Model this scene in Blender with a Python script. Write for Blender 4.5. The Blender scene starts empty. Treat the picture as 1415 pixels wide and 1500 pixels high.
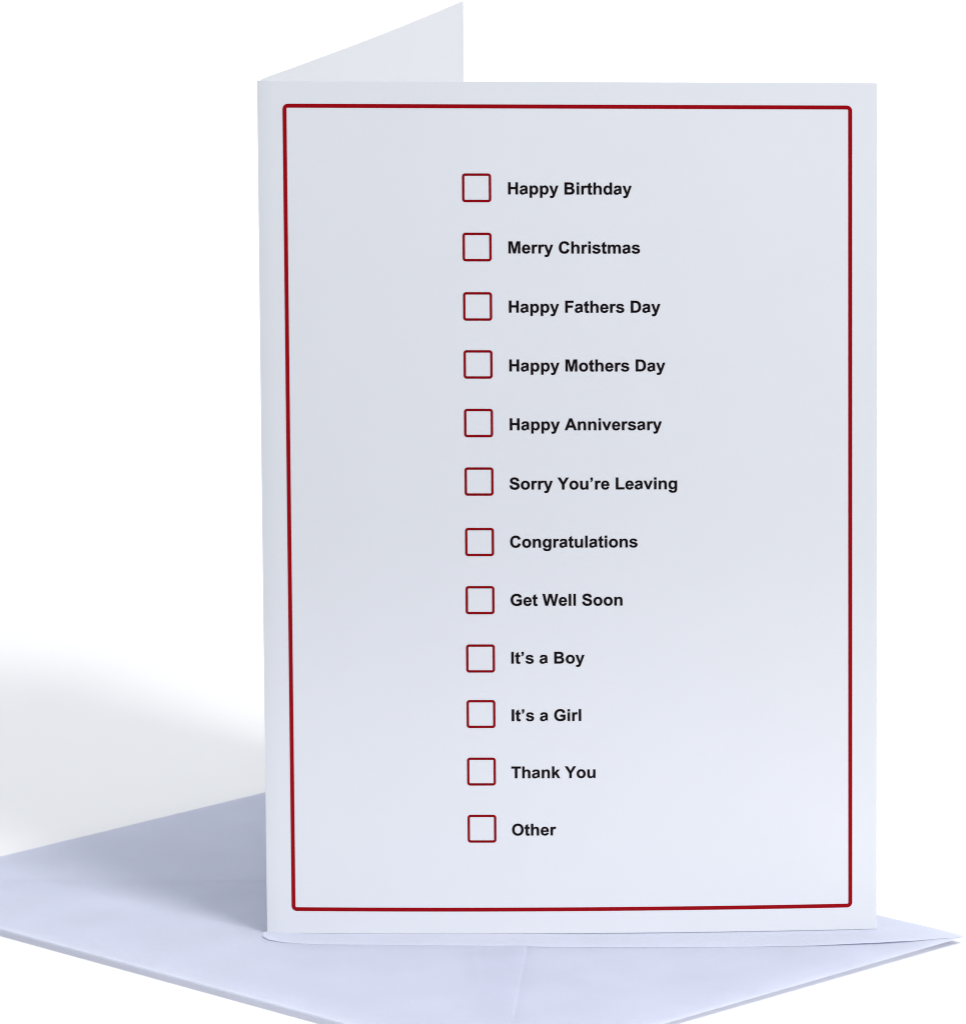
import bpy, bmesh, math
from mathutils import Vector, Matrix
from mathutils.geometry import tessellate_polygon, delaunay_2d_cdt

scene = bpy.context.scene
MM = 0.001
RIM = 2.1                      # height of the envelope's top face above the table, mm


def W(x, y, z=0.0):
    """millimetres measured from the card's fold on the envelope -> metres"""
    return Vector((x * MM, y * MM, (z + RIM) * MM))


# ------------------------------------------------------------------ camera
cam_d = bpy.data.cameras.new("camera")
cam = bpy.data.objects.new("camera", cam_d)
scene.collection.objects.link(cam)
cam.location = W(65.011, -1746.896, 474.802)
cam.rotation_mode = 'XYZ'
cam.rotation_euler = (math.pi / 2 - 0.187770, 0.0, 0.0)
cam.rotation_euler = (cam.rotation_euler.to_matrix() @ Matrix.Rotation(-0.005608, 3, 'Z')).to_euler()
cam_d.sensor_fit = 'HORIZONTAL'
cam_d.sensor_width = 36.0
cam_d.lens = 274.81
cam_d.shift_x = -0.04890
cam_d.shift_y = -0.16022
cam_d.clip_start = 0.05
cam_d.clip_end = 60.0
scene.camera = cam

# ------------------------------------------------------------------ light
world = bpy.data.worlds.new("World")
scene.world = world
world.use_nodes = True
bg = world.node_tree.nodes["Background"]
bg.inputs[0].default_value = (0.83, 0.90, 1.06, 1)
bg.inputs[1].default_value = 0.29


def area_lamp(name, loc, target, sx, sy, power, colour, disk=False):
    d = bpy.data.lights.new(name, 'AREA')
    d.shape = 'DISK' if disk else 'RECTANGLE'
    d.size = sx
    if not disk:
        d.size_y = sy
    d.energy = power
    d.color = colour
    o = bpy.data.objects.new(name, d)
    scene.collection.objects.link(o)
    o.location = loc
    o.rotation_euler = (Vector(target) - Vector(loc)).to_track_quat('-Z', 'Y').to_euler()
    return o


# key: a small soft lamp, low in front of the card and to its right
area_lamp("key_lamp", W(600, -720, 980), W(40, 40, 60), 0.42, 0.42, 12.7, (1.0, 0.98, 0.95), True)
# big soft box above the white sweep
area_lamp("overhead_softbox", (0.0, 0.35, 1.8), (0.0, 0.35, 0.0), 2.2, 2.0, 22.0, (1.0, 1.0, 1.0))
# soft box that washes the rear of the sweep
o = area_lamp("background_softbox", (0.0, 2.0, 2.3), (0.0, 2.1, 0.0), 3.4, 1.2, 26.0, (1.0, 1.0, 1.0))
o.data.spread = math.radians(85)
# added fill spot below the camera, only to brighten the foot of the card
sd = bpy.data.lights.new("foot_fill_spot", 'SPOT')
sd.energy = 40.0
sd.color = (1.0, 0.98, 0.945)
sd.spot_size = math.radians(8.5)
sd.spot_blend = 1.0
sd.shadow_soft_size = 0.06
so = bpy.data.objects.new("foot_fill_spot", sd)
scene.collection.objects.link(so)
so.location = W(75, -1500, 200)
so.rotation_euler = (W(80, 0, -35) - W(75, -1500, 200)).to_track_quat('-Z', 'Y').to_euler()
so.scale = (2.7, 1.0, 1.0)

vs = scene.view_settings
scene.display_settings.display_device = 'sRGB'
vs.view_transform = 'Standard'
vs.look = 'None'
vs.exposure = 0.0
vs.gamma = 1.0
vs.use_curve_mapping = False
scene.cycles.max_bounces = 14
scene.cycles.diffuse_bounces = 9
scene.cycles.use_denoising = True
scene.cycles.pixel_filter_type = 'BLACKMAN_HARRIS'
scene.cycles.filter_width = 1.05


# ------------------------------------------------------------------ materials
def node_material(name):
    m = bpy.data.materials.new(name)
    m.use_nodes = True
    nt = m.node_tree
    return m, nt, nt.nodes["Principled BSDF"]


def paper(name, c, var=0.015, rough=0.55, spec=0.3, fibre=900.0, bump=0.02, mottle=45.0, through=0.0):
    """paper stock: very slight mottling in tone, fine fibre relief"""
    m, nt, b = node_material(name)
    tc = nt.nodes.new("ShaderNodeTexCoord")
    n1 = nt.nodes.new("ShaderNodeTexNoise")
    n1.inputs["Scale"].default_value = mottle
    n1.inputs["Detail"].default_value = 5
    nt.links.new(tc.outputs["Object"], n1.inputs["Vector"])
    r = nt.nodes.new("ShaderNodeMapRange")
    r.inputs["From Min"].default_value = 0.3
    r.inputs["From Max"].default_value = 0.7
    r.inputs["To Min"].default_value = 1 - var
    r.inputs["To Max"].default_value = 1 + var
    nt.links.new(n1.outputs["Fac"], r.inputs["Value"])
    mul = nt.nodes.new("ShaderNodeVectorMath")
    mul.operation = 'SCALE'
    mul.inputs[0].default_value = c
    nt.links.new(r.outputs["Result"], mul.inputs["Scale"])
    nt.links.new(mul.outputs["Vector"], b.inputs["Base Color"])
    n2 = nt.nodes.new("ShaderNodeTexNoise")
    n2.inputs["Scale"].default_value = fibre
    n2.inputs["Detail"].default_value = 4
    nt.links.new(tc.outputs["Object"], n2.inputs["Vector"])
    bp = nt.nodes.new("ShaderNodeBump")
    bp.inputs["Strength"].default_value = bump * 10
    bp.inputs["Distance"].default_value = 0.0001
    nt.links.new(n2.outputs["Fac"], bp.inputs["Height"])
    nt.links.new(bp.outputs["Normal"], b.inputs["Normal"])
    b.inputs["Roughness"].default_value = rough
    b.inputs["Specular IOR Level"].default_value = spec
    if through:
        # thin paper lets part of the light through
        tr = nt.nodes.new("ShaderNodeBsdfTranslucent")
        tr.inputs["Color"].default_value = (0.842, 0.843, 0.842, 1)
        mx = nt.nodes.new("ShaderNodeMixShader")
        mx.inputs[0].default_value = through
        out = [n for n in nt.nodes if n.type == 'OUTPUT_MATERIAL'][0]
        nt.links.new(b.outputs[0], mx.inputs[1])
        nt.links.new(tr.outputs[0], mx.inputs[2])
        nt.links.new(mx.outputs[0], out.inputs["Surface"])
    return m


def ink(name, c, rough=0.45):
    m, nt, b = node_material(name)
    tc = nt.nodes.new("ShaderNodeTexCoord")
    n1 = nt.nodes.new("ShaderNodeTexNoise")
    n1.inputs["Scale"].default_value = 1500.0
    nt.links.new(tc.outputs["Object"], n1.inputs["Vector"])
    r = nt.nodes.new("ShaderNodeMapRange")
    r.inputs["To Min"].default_value = 0.85
    r.inputs["To Max"].default_value = 1.15
    nt.links.new(n1.outputs["Fac"], r.inputs["Value"])
    mul = nt.nodes.new("ShaderNodeVectorMath")
    mul.operation = 'SCALE'
    mul.inputs[0].default_value = c
    nt.links.new(r.outputs["Result"], mul.inputs["Scale"])
    nt.links.new(mul.outputs["Vector"], b.inputs["Base Color"])
    b.inputs["Roughness"].default_value = rough
    b.inputs["Specular IOR Level"].default_value = 0.05
    return m


M_CARD = paper("white_card_stock", (0.60, 0.62, 0.665), var=0.006, rough=0.42, spec=0.4, fibre=1500, bump=0.012)
M_INSIDE = paper("brightened_inner_card_stock", (0.70, 0.715, 0.745), var=0.006, rough=0.7, spec=0.2, fibre=1500, bump=0.012)  # card stock with extra brightness in its colour, so the back panel looks better lit
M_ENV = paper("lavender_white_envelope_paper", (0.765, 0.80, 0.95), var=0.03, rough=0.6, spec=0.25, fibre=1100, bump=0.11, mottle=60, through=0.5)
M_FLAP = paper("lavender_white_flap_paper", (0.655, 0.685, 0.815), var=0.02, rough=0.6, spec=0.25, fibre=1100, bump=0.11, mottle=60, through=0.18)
M_TABLE = paper("white_sweep_paper", (0.92, 0.92, 0.915), var=0.004, rough=0.7, spec=0.15, fibre=300, bump=0.0, mottle=8)
M_RED = ink("dark_red_ink", (0.245, 0.0003, 0.004))
M_BOX = ink("deep_red_ink", (0.20, 0.0004, 0.004))
M_BLACK = ink("black_ink", (0.0045, 0.002, 0.003))


def mesh_object(name, verts, faces, mat, parent=None, smooth=True):
    me = bpy.data.meshes.new(name)
    me.from_pydata([tuple(v) for v in verts], [], faces)
    me.materials.append(mat)
    if smooth:
        me.polygons.foreach_set("use_smooth", [True] * len(me.polygons))
    me.update()
    o = bpy.data.objects.new(name, me)
    scene.collection.objects.link(o)
    if parent is not None:
        o.parent = parent
        o.matrix_parent_inverse = parent.matrix_world.inverted()
    return o


# ------------------------------------------------------------------ white studio sweep: table running up into a backdrop
def build_sweep():
    prof = [(-1.5, 0.0), (2.3, 0.0)]
    r = 0.6
    for k in range(1, 17):
        t = k / 16 * math.pi / 2
        prof.append((2.3 + r * math.sin(t), r * (1 - math.cos(t))))
    prof.append((2.3 + r, 3.2))
    xs = (-2.4, -0.6, 0.6, 2.4)
    v = [Vector((x, y, z)) for (y, z) in prof for x in xs]
    n = len(xs)
    f = [(i * n + j, i * n + j + 1, (i + 1) * n + j + 1, (i + 1) * n + j) for i in range(len(prof) - 1) for j in range(n - 1)]
    o = mesh_object("table_surface", v, f, M_TABLE)
    o["kind"] = "structure"
    return o


build_sweep()

# ------------------------------------------------------------------ envelope
EL, ES = 229.3, 158.1          # long and short side, mm
E0 = Vector((-103.858, 42.652))
EA = math.radians(-44.8987)
EU = Vector((math.cos(EA), math.sin(EA)))
EV = Vector((-math.sin(EA), math.cos(EA)))


def env_point(a, b, z):
    q = E0 + EU * a + EV * b
    return W(q.x, q.y, z)


def rim_dist(a, b):
    return min(a, EL - a, b, ES - b)


def puff(a, b):
    """gentle waviness of the closed paper; zero where the card stands and on the rim"""
    y = (E0 + EU * a + EV * b).y
    r = max(0.0, min(1.0, rim_dist(a, b) / 25.0)) * max(0.12, min(1.0, (abs(y + 1.5) - 5.0) / 22.0))
    return r * (0.22 * math.sin(a / 23.0 + 0.6) * math.sin(b / 19.0) + 0.12 * math.sin((a + 1.7 * b) / 31.0))


def seg_dist(p, a, b):
    ab = b - a
    t = max(0.0, min(1.0, (p - a).dot(ab) / ab.length_squared))
    return (p - a - ab * t).length


def sheet(name, outline, open_edges, zfun, mat, parent, lift=0.0, ramp=0.9, thick=0, step=5.0):
    """a paper panel: outline in envelope mm (counter-clockwise), zfun(a, b) its height;
    along open_edges (index of first vertex) its cut edge rises by `lift` over `ramp` mm"""
    out = [Vector(p) for p in outline]
    n = len(out)
    segs = [(out[i], out[(i + 1) % n]) for i in range(n)]
    oseg = [segs[i] for i in open_edges]
    pts, loop = [], []
    for (p, q) in segs:
        k = max(1, int((q - p).length / 2.5))
        for j in range(k):
            loop.append(len(pts))
            pts.append(p.lerp(q, j / k))
    nb = len(pts)

    def inside(p):
        c = False
        for (u, v) in segs:
            if (u.y > p.y) != (v.y > p.y) and p.x < (v.x - u.x) * (p.y - u.y) / (v.y - u.y) + u.x:
                c = not c
        return c
    # ring just inside the cut edges
    for (p, q) in oseg:
        d = (q - p).normalized()
        nrm = Vector((-d.y, d.x))
        k = max(2, int((q - p).length / 2.0))
        for off in (ramp * 0.5, ramp):
            for j in range(k + 1):
                c = p.lerp(q, j / k) + nrm * off
                if inside(c) and min(seg_dist(c, u, v) for (u, v) in segs) > off * 0.9:
                    pts.append(c)
    x0 = min(p.x for p in out); x1 = max(p.x for p in out)
    y0 = min(p.y for p in out); y1 = max(p.y for p in out)
    y = y0 + step * 0.5
    row = 0
    while y < y1:
        x = x0 + step * (0.5 if row % 2 else 0.25)
        while x < x1:
            c = Vector((x, y))
            if inside(c) and min(seg_dist(c, u, v) for (u, v) in segs) > max(1.6, ramp * 1.5):
                pts.append(c)
            x += step
        y += step * 0.87
        row += 1
    res = delaunay_2d_cdt(pts, [(loop[i], loop[(i + 1) % nb]) for i in range(nb)], [], 1, 1e-4)
    vs2, tris = res[0], [tuple(t) for t in res[2]]
    top, bot = [], []
    for p in vs2:
        z = zfun(p.x, p.y)
        if oseg and lift:
            d = min(seg_dist(p, u, v) for (u, v) in oseg)
            t = min(1.0, d / ramp)
            z += lift * math.sin(t * math.pi / 2)
        top.append(env_point(p.x, p.y, z))
        bot.append(env_point(p.x, p.y, z - thick))
    m = len(top)
    fixed = []
    for t in tris:
        a, b, c = (vs2[i] for i in t[:3])
        fixed.append(t if (b - a).cross(c - a) > 0 else tuple(reversed(t)))
    faces = list(fixed) + [tuple(i + m for i in reversed(t)) for t in fixed]
    cnt = {}
    for t in fixed:
        for i in range(len(t)):
            cnt[(t[i], t[(i + 1) % len(t)])] = 1
    for (i, j) in cnt:
        if (j, i) not in cnt:
            faces.append((i, i + m, j + m, j))
    if thick <= 0:
        return mesh_object(name, top, fixed, mat, parent)
    return mesh_object(name, top + bot, faces, mat, parent)


def build_envelope():
    root = bpy.data.objects.new("envelope", None)
    scene.collection.objects.link(root)
    c = env_point(EL / 2, ES / 2, -RIM)
    root.location = c
    bpy.context.view_layer.update()
    root["label"] = "pale lavender paper envelope lying back side up under the standing white card"
    root["category"] = "envelope"

    def belly(a, b):
        s = min(1.0, 1.25 * (math.sin(math.pi * a / EL) * math.sin(math.pi * b / ES)) ** 0.8) if 0 < a < EL and 0 < b < ES else 0.0
        return -0.57 + 0.24 * (b / ES) - (RIM - 0.73 + 0.24 * (b / ES)) * (s * s * (3 - 2 * s))
    sheet("front_sheet", [(0.1, 0.1), (EL - 0.1, 0.1), (EL - 0.1, ES - 0.1), (0.1, ES - 0.1)], [], belly, M_ENV, root, thick=0, step=6)
    zs = lambda a, b: puff(a, b) - 0.34
    sheet("side_flap", [(0.15, 0.6), (78, 66), (86, 79), (78, 92), (0.15, ES - 0.6)], [1, 2], zs, M_ENV, root, lift=0.03)
    sheet("side_flap", [(EL - 0.15, ES - 0.6), (EL - 78, 92), (EL - 86, 79), (EL - 78, 66), (EL - 0.15, 0.6)], [1, 2], zs, M_ENV, root, lift=0.03)
    zb = lambda a, b: puff(a, b) - 0.34
    sheet("bottom_flap", [(0.0, 0.0), (EL, 0.0), (204.7, 26.9), (157.9, 78.8), (140, 95), (114, 101), (92, 97), (67.2, 76.3), (43.8, 54.0), (18.9, 30.3), (1.2, 12.5)],
          [1, 2, 3, 4, 5, 6, 7, 8, 9], zb, M_ENV, root, lift=0.27, ramp=1.0)

    def zt(a, b):
        z = puff(a, b) - 0.05 - 0.19 * max(0.0, min(1.0, (a - 150.0) / 14.0))
        gape = math.exp(-((a - 219.0) / 9.0) ** 2) * max(0.0, min(1.0, (EL - a) / 8.0)) * max(0.0, min(1.0, (165.0 - b) / 20.0))
        tip = math.exp(-((a - 106.0) / 7.0) ** 2 - ((b - 38.0) / 7.0) ** 2)
        return z + 0.36 * gape + 0.34 * tip
    right = [(EL + 0.7, ES + 0.2), (226.2, 152.5), (223.0, 145.5), (218.6, 138.3), (209, 126.8), (198, 115.3), (183, 100.8), (168, 86.7), (152.6, 72.2), (137.6, 58.5), (126, 48.4), (119.5, 42.9), (113.5, 39.0)]
    left = [(109.6, 37.8), (106.4, 38.8), (103.8, 41.4), (102.5, 45.5), (95.5, 53.5), (80, 69), (65, 84), (49, 99), (34, 114), (22.5, 126), (12.5, 137), (5, 148), (0.0, ES)]
    o = list(reversed(right + left))
    n = len(o)
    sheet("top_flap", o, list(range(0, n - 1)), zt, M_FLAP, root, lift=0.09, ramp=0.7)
    return root


build_envelope()

# ------------------------------------------------------------------ greeting card
CW, CH = 148.5, 210.0
BL = Vector((-0.013, -1.248, 0.0)); BR = Vector((148.96, -0.615, 0.0))
TL = Vector((0.10, -1.248, 210.867)); TR = Vector((148.376, -0.615, 209.402))
BOW = -2.31
Z0 = 0.10                      # paper under the card's bottom edge


def front_surface(a, b):
    u, v = a / CW, b / CH
    B = BL.lerp(BR, u); T = TL.lerp(TR, u)
    p = B.lerp(T, v)
    p.y += BOW * 4 * u * (1 - u) * (1 - v)
    p.z += Z0 * (1 - v)
    return p


def front_normal(a, b):
    e = 0.5
    du = front_surface(a + e, b) - front_surface(a - e, b)
    dv = front_surface(a, b + e) - front_surface(a, b - e)
    return du.cross(dv).normalized()      # towards the viewer (-y)


BK_TOP = [(0.35, -1.05), (2.24, 5.0), (4.94, 12.0), (8.03, 20.0), (15.63, 40.0), (23.0, 60.0), (30.1, 80.0), (36.94, 100.0), (42.91, 118.0), (46.19, 128.0), (48.3, 134.45)]


def smooth_poly(P, n):
    P = [Vector(p) for p in P]
    out = []
    for i in range(len(P) - 1):
        p0 = P[max(0, i - 1)]; p1 = P[i]; p2 = P[i + 1]; p3 = P[min(len(P) - 1, i + 2)]
        for k in range(n):
            t = k / n
            out.append(0.5 * ((2 * p1) + (p2 - p0) * t + (2 * p0 - 5 * p1 + 4 * p2 - p3) * t * t + (3 * p1 - p0 - 3 * p2 + p3) * t ** 3))
    out.append(P[-1])
    return out


def wall(name, bot, top, thick, parent, mat, nz=24):
    """paper panel swept between a bottom curve and a top curve (3-D points, mm), given thickness along its normal"""
    n = len(bot)
    front, back = [], []
    for k in range(nz + 1):
        t = k / nz
        line = [bot[i].lerp(top[i], t) for i in range(n)]
        for i in range(n):
            d = line[min(n - 1, i + 1)] - line[max(0, i - 1)]
            nr = Vector((d.y, -d.x, 0)).normalized()
            front.append(line[i]); back.append(line[i] - nr * thick)
    m = len(front)
    V = [W(p.x, p.y, p.z) for p in front + back]
    F = []
    for k in range(nz):
        for i in range(n - 1):
            q = (k * n + i, k * n + i + 1, (k + 1) * n + i + 1, (k + 1) * n + i)
            F.append(q); F.append(tuple(j + m for j in reversed(q)))
    for i in range(n - 1):
        F.append((i + 1, i, i + m, i + 1 + m))
        s = nz * n
        F.append((s + i, s + i + 1, s + i + 1 + m, s + i + m))
    for k in range(nz):
        F.append((k * n, (k + 1) * n, (k + 1) * n + m, k * n + m))
        e = n - 1
        F.append(((k + 1) * n + e, k * n + e, k * n + e + m, (k + 1) * n + e + m))
    o = mesh_object(name, V, F, mat, parent)
    o.data.shade_smooth() if hasattr(o.data, "shade_smooth") else None
    md = o.modifiers.new("edges", 'EDGE_SPLIT'); md.split_angle = math.radians(40)
    return o


def decal(name, polys, mat, parent, lift=0.05):
    """printed shape: polys = list of (outer, holes) in card mm, laid 0.05 mm proud on the bowed front panel"""
    V, F = [], []
    for loops in polys:
        base = len(V)
        flat = [p for l in loops for p in l]
        for (a, b) in flat:
            p = front_surface(a, b) + front_normal(a, b) * lift
            V.append(W(p.x, p.y, p.z))
        for t in tessellate_polygon([[Vector((a, b, 0)) for (a, b) in l] for l in loops]):
            A, B, C = (Vector(flat[i]) for i in t)
            cr = (B - A).cross(C - A)
            if abs(cr) < 1e-9:
                continue
            F.append(tuple(base + i for i in (t if cr > 0 else tuple(reversed(t)))))
    return mesh_object(name, V, F, mat, parent, smooth=False)


def rounded_rect(x0, y0, x1, y1, r, seg=6):
    P = []
    for (cx, cy, a0) in ((x1 - r, y1 - r, 0), (x0 + r, y1 - r, 90), (x0 + r, y0 + r, 180), (x1 - r, y0 + r, 270)):
        for k in range(seg + 1):
            a = math.radians(a0 + 90 * k / seg)
            P.append((cx + r * math.cos(a), cy + r * math.sin(a)))
    return P


def subdivide(P, step=3.0):
    out = []
    for i in range(len(P)):
        a, b = Vector(P[i]), Vector(P[(i + 1) % len(P)])
        k = max(1, int((b - a).length / step))
        out += [tuple(a.lerp(b, j / k)) for j in range(k)]
    return out


def frame_strip(name, x0, y0, x1, y1, w, r_out, r_in, mat, parent, lift=0.05):
    """rounded rectangular line of width w as matched rings of quads"""
    def ring(x0, y0, x1, y1, r):
        P = []
        n = 8
        xs = [(x1 - r, y1 - r, 0), (x0 + r, y1 - r, 90), (x0 + r, y0 + r, 180), (x1 - r, y0 + r, 270)]
        for q, (cx, cy, a0) in enumerate(xs):
            for k in range(n + 1):
                a = math.radians(a0 + 90 * k / n)
                P.append((cx + r * math.cos(a), cy + r * math.sin(a)))
            nx = xs[(q + 1) % 4]
            a = math.radians(a0 + 90)
            s = Vector(P[-1])
            e = Vector((nx[0] + r * math.cos(a), nx[1] + r * math.sin(a)))
            for k in range(1, 60):
                P.append(tuple(s.lerp(e, k / 60)))
        return P
    A = ring(x0, y0, x1, y1, r_out)
    B = ring(x0 + w, y0 + w, x1 - w, y1 - w, r_in)
    V = []
    for (a, b) in A + B:
        p = front_surface(a, b) + front_normal(a, b) * lift
        V.append(W(p.x, p.y, p.z))
    n = len(A)
    F = [(i, (i + 1) % n, (i + 1) % n + n, i + n) for i in range(n)]
    return mesh_object(name, V, F, mat, parent, smooth=False)


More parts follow.
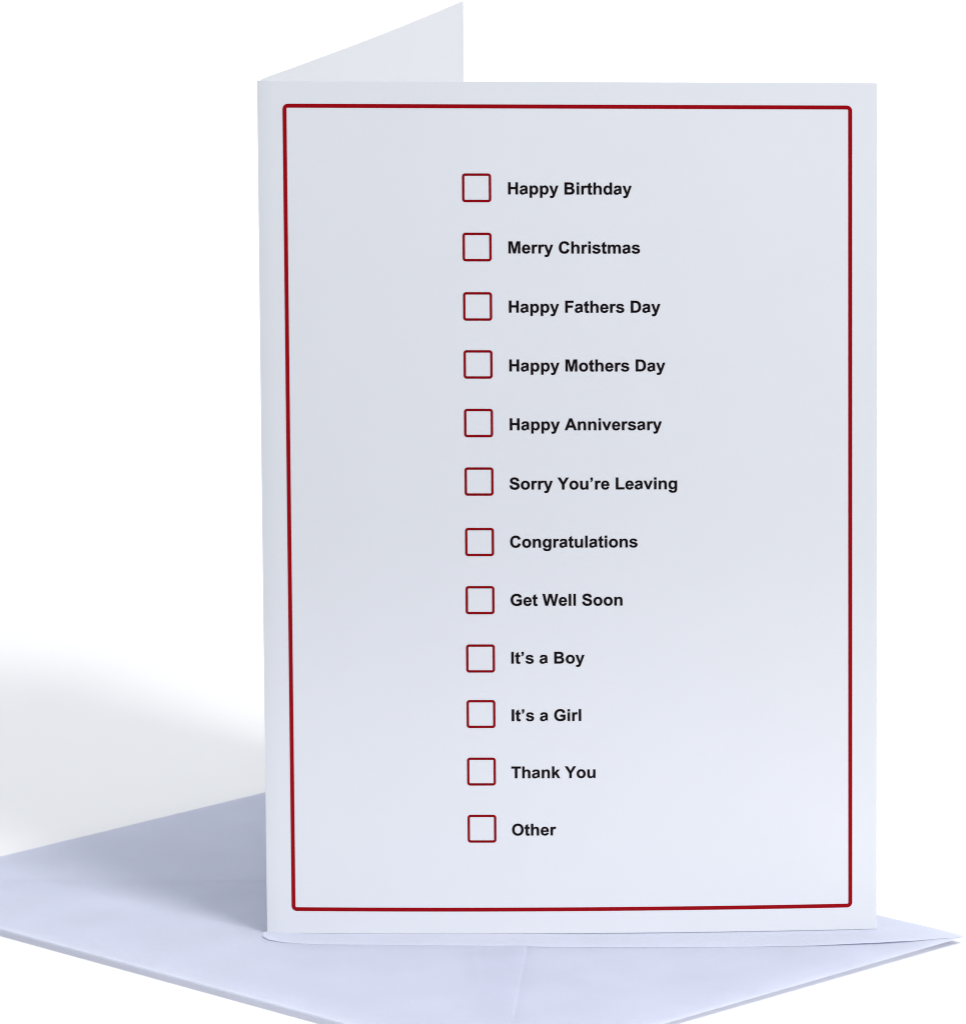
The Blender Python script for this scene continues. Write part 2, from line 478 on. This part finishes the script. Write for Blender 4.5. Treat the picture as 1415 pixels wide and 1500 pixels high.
# ---- lettering: bold grotesque outlines drawn by hand, 2048 units to the em.
# each glyph: advance, list of contours; a contour is a path string (M/L points, C cubic segments)
GLYPHS = {
 'H': (1479, ["M150,0 L446,0 L446,641 L1033,641 L1033,0 L1329,0 L1329,1466 L1033,1466 L1033,889 L446,889 L446,1466 L150,1466"]),
 'I': (569, ["M140,0 L436,0 L436,1466 L140,1466"]),
 'L': (1251, ["M157,0 L1189,0 L1189,247 L453,247 L453,1466 L157,1466"]),
 'T': (1251, ["M478,0 L774,0 L774,1218 L1209,1218 L1209,1466 L42,1466 L42,1218 L478,1218"]),
 'F': (1251, ["M151,0 L447,0 L447,623 L1059,623 L1059,871 L447,871 L447,1218 L1156,1218 L1156,1466 L151,1466"]),
 'D': (1479, ["M148,1466 L655,1466 C1130,1466 1382,1200 1382,733 C1382,260 1130,0 672,0 L148,0", "M444,1218 L610,1218 C930,1218 1076,1090 1076,733 C1076,380 940,247 665,247 L444,247"]),
 'B': (1479, ["M150,1466 L736,1466 C1090,1466 1270,1345 1270,1092 C1270,940 1190,830 1060,775 C1240,730 1352,600 1352,425 C1352,150 1170,0 840,0 L150,0",
              "M446,1222 L640,1222 C880,1222 980,1205 980,1050 C980,890 870,883 650,883 L446,883", "M446,639 L690,639 C940,639 1046,600 1046,446 C1046,285 930,247 720,247 L446,247"]),
 'C': (1479, ["M1087,539 L1374,448 C1290,130 1080,-25 760,-25 C370,-25 96,270 96,722 C96,1195 370,1491 775,1491 C1100,1491 1300,1330 1366,1057 L1073,987 C1035,1150 920,1238 760,1238 C540,1238 401,1075 401,741 C401,390 535,228 752,228 C915,228 1035,330 1087,539"]),
 'G': (1593, ["M831,539 L831,786 L1469,786 L1469,202 C1310,60 1095,-25 850,-25 C410,-25 100,280 100,735 C100,1190 400,1491 846,1491 C1180,1491 1390,1330 1445,1064 L1151,1009 C1105,1150 1000,1238 846,1238 C570,1238 405,1065 405,748 C405,410 575,228 844,228 C960,228 1075,275 1172,349 L1172,539"]),
 'O': (1593, ["M88,724 C88,1190 370,1491 795,1491 C1220,1491 1505,1190 1505,731 C1505,275 1220,-25 797,-25 C370,-25 88,275 88,724", "M393,734 C393,400 560,228 797,228 C1035,228 1200,400 1200,738 C1200,1070 1040,1238 797,1238 C555,1238 393,1070 393,734"]),
 'S': (1366, ["M74,477 L362,505 C388,315 490,222 686,222 C880,222 980,300 980,410 C980,535 870,572 640,632 C330,708 135,820 135,1080 C135,1320 340,1491 667,1491 C1020,1491 1215,1330 1225,1040 L929,1027 C910,1185 830,1249 664,1249 C500,1249 413,1185 413,1092 C413,990 520,950 740,896 C1080,816 1276,710 1276,420 C1276,140 1050,-26 685,-26 C310,-26 110,150 74,477"]),
 'A': (1479, ["M1471,0 L1149,0 L1021,333 L435,333 L314,0 L0,0 L571,1466 L884,1466", "M926,580 L724,1124 L526,580"]),
 'Y': (1366, ["M535,0 L830,0 L830,615 L1369,1466 L1028,1466 L690,886 L345,1466 L-2,1466 L535,617"]),
 'W': (1933, ["M359,0 L680,0 L971,1096 L1263,0 L1577,0 L1929,1466 L1631,1466 L1410,442 L1147,1466 L801,1466 L533,459 L312,1466 L9,1466"]),
 'M': (1706, ["M145,0 L420,0 L420,1154 L710,0 L995,0 L1286,1154 L1286,0 L1561,0 L1561,1466 L1117,1466 L854,466 L588,1466 L145,1466"]),
 'n': (1251, ["M1114,0 L833,0 L833,540 C833,785 805,872 660,872 C500,872 414,770 414,480 L414,0 L133,0 L133,1062 L394,1062 L394,906 C485,1028 605,1086 740,1086 C990,1086 1114,930 1114,660"]),
 'h': (1251, ["M1114,0 L833,0 L833,560 C833,790 800,872 664,872 C500,872 413,770 413,510 L413,0 L132,0 L132,1466 L413,1466 L413,927 C500,1035 610,1086 740,1086 C990,1086 1114,930 1114,660"]),
 'm': (1821, ["M126,1062 L385,1062 L385,917 C470,1030 580,1086 706,1086 C840,1086 940,1030 995,917 C1080,1030 1190,1086 1315,1086 C1560,1086 1685,940 1685,679 L1685,0 L1404,0 L1404,607 C1404,800 1370,872 1248,872 C1110,872 1046,750 1046,510 L1046,0 L765,0 L765,582 C765,800 740,872 612,872 C460,872 407,750 407,516 L407,0 L126,0"]),
 'r': (797, ["M416,0 L135,0 L135,1062 L396,1062 L396,911 C470,1040 530,1086 620,1086 C690,1086 755,1065 815,1031 L728,786 C680,817 635,834 590,834 C465,834 416,740 416,328"]),
 'u': (1251, ["M857,0 L857,159 C770,40 650,-24 512,-24 C255,-24 133,130 133,390 L133,1062 L414,1062 L414,574 C414,290 430,190 588,190 C745,190 837,290 837,594 L837,1062 L1118,1062 L1118,0"]),
 'a': (1139, ["M357,738 L102,784 C150,990 285,1086 540,1086 C900,1086 1005,985 1005,690 L1002,362 C1002,150 1020,90 1075,0 L797,0 C780,40 772,80 762,118 C660,20 550,-24 428,-24 C205,-24 68,110 68,306 C68,520 225,590 440,634 C590,664 690,690 727,708 L727,738 C727,850 670,880 535,880 C430,880 385,840 357,738",
              "M727,510 C680,490 600,475 500,452 C390,428 349,385 349,318 C349,230 410,176 505,176 C610,176 690,235 714,310 C725,345 727,380 727,454"]),
 'e': (1139, ["M762,338 L1042,291 C970,85 820,-24 585,-24 C240,-24 70,190 70,522 C70,870 270,1086 558,1086 C890,1086 1070,860 1060,449 L356,449 C360,285 450,190 588,190 C680,190 735,235 762,338", "M778,622 C774,790 690,872 570,872 C440,872 356,780 358,622"]),
 'o': (1251, ["M82,546 C82,850 290,1086 625,1086 C950,1086 1171,860 1171,535 C1171,205 950,-24 628,-24 C300,-24 82,200 82,546", "M370,531 C370,320 475,205 627,205 C780,205 883,320 883,533 C883,745 780,857 627,857 C475,857 370,745 370,531"]),
 's': (1139, ["M48,303 L330,346 C355,235 430,186 560,186 C695,186 770,230 770,308 C770,365 740,390 600,425 C200,510 98,590 98,757 C98,950 260,1086 540,1086 C830,1086 960,1000 1010,802 L745,753 C725,840 660,886 545,886 C410,886 355,850 355,790 C355,730 400,710 690,644 C970,580 1053,490 1053,337 C1053,140 880,-24 560,-24 C265,-24 95,90 48,303"]),
 't': (682, ["M634,1062 L634,838 L442,838 L442,410 C442,250 445,208 520,208 C550,208 580,216 631,234 L655,16 C590,-12 520,-24 440,-24 C220,-24 162,60 161,310 L161,838 L32,838 L32,1062 L161,1062 L161,1273 L443,1437 L443,1062"]),
 'p': (1251, ["M139,1062 L401,1062 L401,906 C470,1020 590,1086 724,1086 C970,1086 1165,880 1165,540 C1165,190 970,-24 722,-24 C600,-24 510,30 420,130 L420,-404 L139,-404", "M417,549 C417,320 520,200 655,200 C785,200 878,300 878,534 C878,750 780,862 650,862 C510,862 417,760 417,549"]),
 'd': (1251, ["M1121,0 L860,0 L860,156 C780,35 660,-24 540,-24 C290,-24 84,190 84,530 C84,880 280,1086 530,1086 C650,1086 755,1035 840,938 L840,1466 L1121,1466", "M371,554 C371,310 465,200 602,200 C735,200 843,310 843,535 C843,770 745,872 606,872 C470,872 371,770 371,554"]),
 'k': (1139, ["M137,0 L137,1466 L418,1466 L418,688 L747,1062 L1093,1062 L730,674 L1119,0 L816,0 L549,477 L418,340 L418,0"]),
 'g': (1251, ["M121,-70 L442,-109 C455,-180 500,-214 615,-214 C770,-214 840,-165 840,20 L840,170 C750,50 640,0 525,0 C265,0 84,220 84,535 C84,890 285,1086 540,1086 C670,1086 780,1030 866,911 L866,1062 L1121,1062 L1121,109 C1121,-290 1000,-431 610,-431 C290,-431 118,-320 121,-70",
              "M372,557 C372,320 465,214 595,214 C730,214 840,325 840,545 C840,770 740,872 600,872 C465,872 372,770 372,557"]),
 'y': (1139, ["M14,1062 L313,1062 L567,308 L815,1062 L1106,1062 L731,40 L664,-145 C610,-320 510,-431 296,-431 C230,-431 170,-424 109,-410 L84,-190 C130,-200 175,-205 215,-205 C335,-205 385,-140 422,-2"]),
 'v': (1139, ["M442,0 L14,1062 L309,1062 L509,520 L567,339 L626,520 L828,1062 L1117,1062 L695,0"]),
 'i': (569, ["M147,0 L428,0 L428,1062 L147,1062", "M147,1206 L428,1206 L428,1466 L147,1466"]),
 'l': (569, ["M147,0 L428,0 L428,1466 L147,1466"]),
 '\u2019': (569, ["M144,1181 L144,1466 L417,1466 L417,1262 C417,1090 360,990 190,925 L128,1040 C225,1075 270,1110 277,1181"]),
 ' ': (569, []),
}


def contour(path):
    P = []
    toks = path.replace('M', ' M ').replace('L', ' L ').replace('C', ' C ').split()
    i, cmd = 0, 'M'
    rd = lambda s: Vector([float(k) for k in s.split(',')])
    while i < len(toks):
        if toks[i] in 'MLC':
            cmd = toks[i]; i += 1; continue
        if cmd in 'ML':
            P.append(rd(toks[i])); i += 1
        else:
            p0, p1, p2, p3 = P[-1], rd(toks[i]), rd(toks[i + 1]), rd(toks[i + 2])
            for k in range(1, 9):
                t = k / 8
                P.append(p0 * (1 - t) ** 3 + p1 * 3 * t * (1 - t) ** 2 + p2 * 3 * t * t * (1 - t) + p3 * t ** 3)
            i += 3
    if (P[0] - P[-1]).length < 1:
        P.pop()
    return P


def grow(P, d):
    """push a closed contour outwards (d > 0) or inwards by d font units: ink spread"""
    n = len(P)
    area = sum(P[i].x * P[(i + 1) % n].y - P[(i + 1) % n].x * P[i].y for i in range(n))
    s = 1.0 if area > 0 else -1.0
    out = []
    for i in range(n):
        e1 = (P[i] - P[i - 1]).normalized(); e2 = (P[(i + 1) % n] - P[i]).normalized()
        n1 = Vector((e1.y, -e1.x)); n2 = Vector((e2.y, -e2.x))
        m = n1 + n2
        if m.length < 1e-6:
            m = n1
        m.normalize()
        out.append(P[i] + m * (s * d / max(0.5, m.dot(n1))))
    return out


INK_SPREAD = 17


SEPARATE = {'i'}                # contours that are islands, not holes


def text_polys(s, x, y, size):
    k = size / 2048.0
    out = []
    pen = 0.0
    for ch in s:
        adv, cs = GLYPHS[ch]
        loops = [[(x + (p.x + pen) * k, y + p.y * k) for p in grow(contour(c), INK_SPREAD if (j == 0 or ch in SEPARATE) else -INK_SPREAD)]
                 for j, c in enumerate(cs)]
        if ch in SEPARATE:
            out += [[l] for l in loops]
        elif loops:
            out.append(loops)
        pen += adv
    return out


LINES = ["Happy Birthday", "Merry Christmas", "Happy Fathers Day", "Happy Mothers Day", "Happy Anniversary", "Sorry You\u2019re Leaving",
         "Congratulations", "Get Well Soon", "It\u2019s a Boy", "It\u2019s a Girl", "Thank You", "Other"]
BASE = [182.78, 168.42, 153.97, 139.59, 125.16, 110.58, 96.24, 81.85, 67.50, 53.20, 38.95, 24.62]
BOXT = [187.83, 173.44, 158.96, 144.78, 130.42, 116.03, 101.12, 86.75, 72.28, 58.47, 44.12, 29.83]


def build_card():
    root = bpy.data.objects.new("greeting_card", None)
    scene.collection.objects.link(root)
    root.location = W(0, 0, Z0)
    bpy.context.view_layer.update()
    root["label"] = "white folded greeting card standing open on the envelope, red border and tick boxes"
    root["category"] = "greeting card"

    # front panel: fold bead at its left end, then the gently bowed sheet
    n = 40
    bead = [(0.62, 0.62), (0.27, 0.56), (0.0, 0.34), (-0.10, 0.12)]
    bot, top = [], []
    for (dx, dy) in bead:
        p = front_surface(0, 0); bot.append(Vector((p.x + dx, p.y + dy, p.z)))
        p = front_surface(0, CH); top.append(Vector((p.x + dx, p.y + dy, p.z)))
    for i in range(n + 1):
        a = CW * (i / n) if i else 0.35
        bot.append(front_surface(a, 0)); top.append(front_surface(a, CH))
    fp = wall("front_panel", bot, top, 0.32, root, M_CARD)
    # rear panel, opening back and to the right
    q = smooth_poly(BK_TOP, 6)
    bot = [Vector((p.x, p.y, Z0)) for i, p in enumerate(q)]
    zt = TL.z
    top = [Vector((p.x, p.y, zt)) for i, p in enumerate(q)]
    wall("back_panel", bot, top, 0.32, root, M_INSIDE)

    frame_strip("border", 5.95, 5.55, 142.55, 204.55, 0.96, 1.3, 0.3, M_RED, fp)
    for i in range(12):
        x0 = 48.83 + 0.012 * i
        frame_strip("checkbox", x0, BOXT[i] - 7.0, x0 + 7.02, BOXT[i], 0.60, 0.75, 0.2, M_BOX, fp)
        lx = 59.92 - 150 * 4.06 / 2048
        decal("lettering", text_polys(LINES[i], lx, BASE[i], 4.06), M_BLACK, fp)
    return root


build_card()
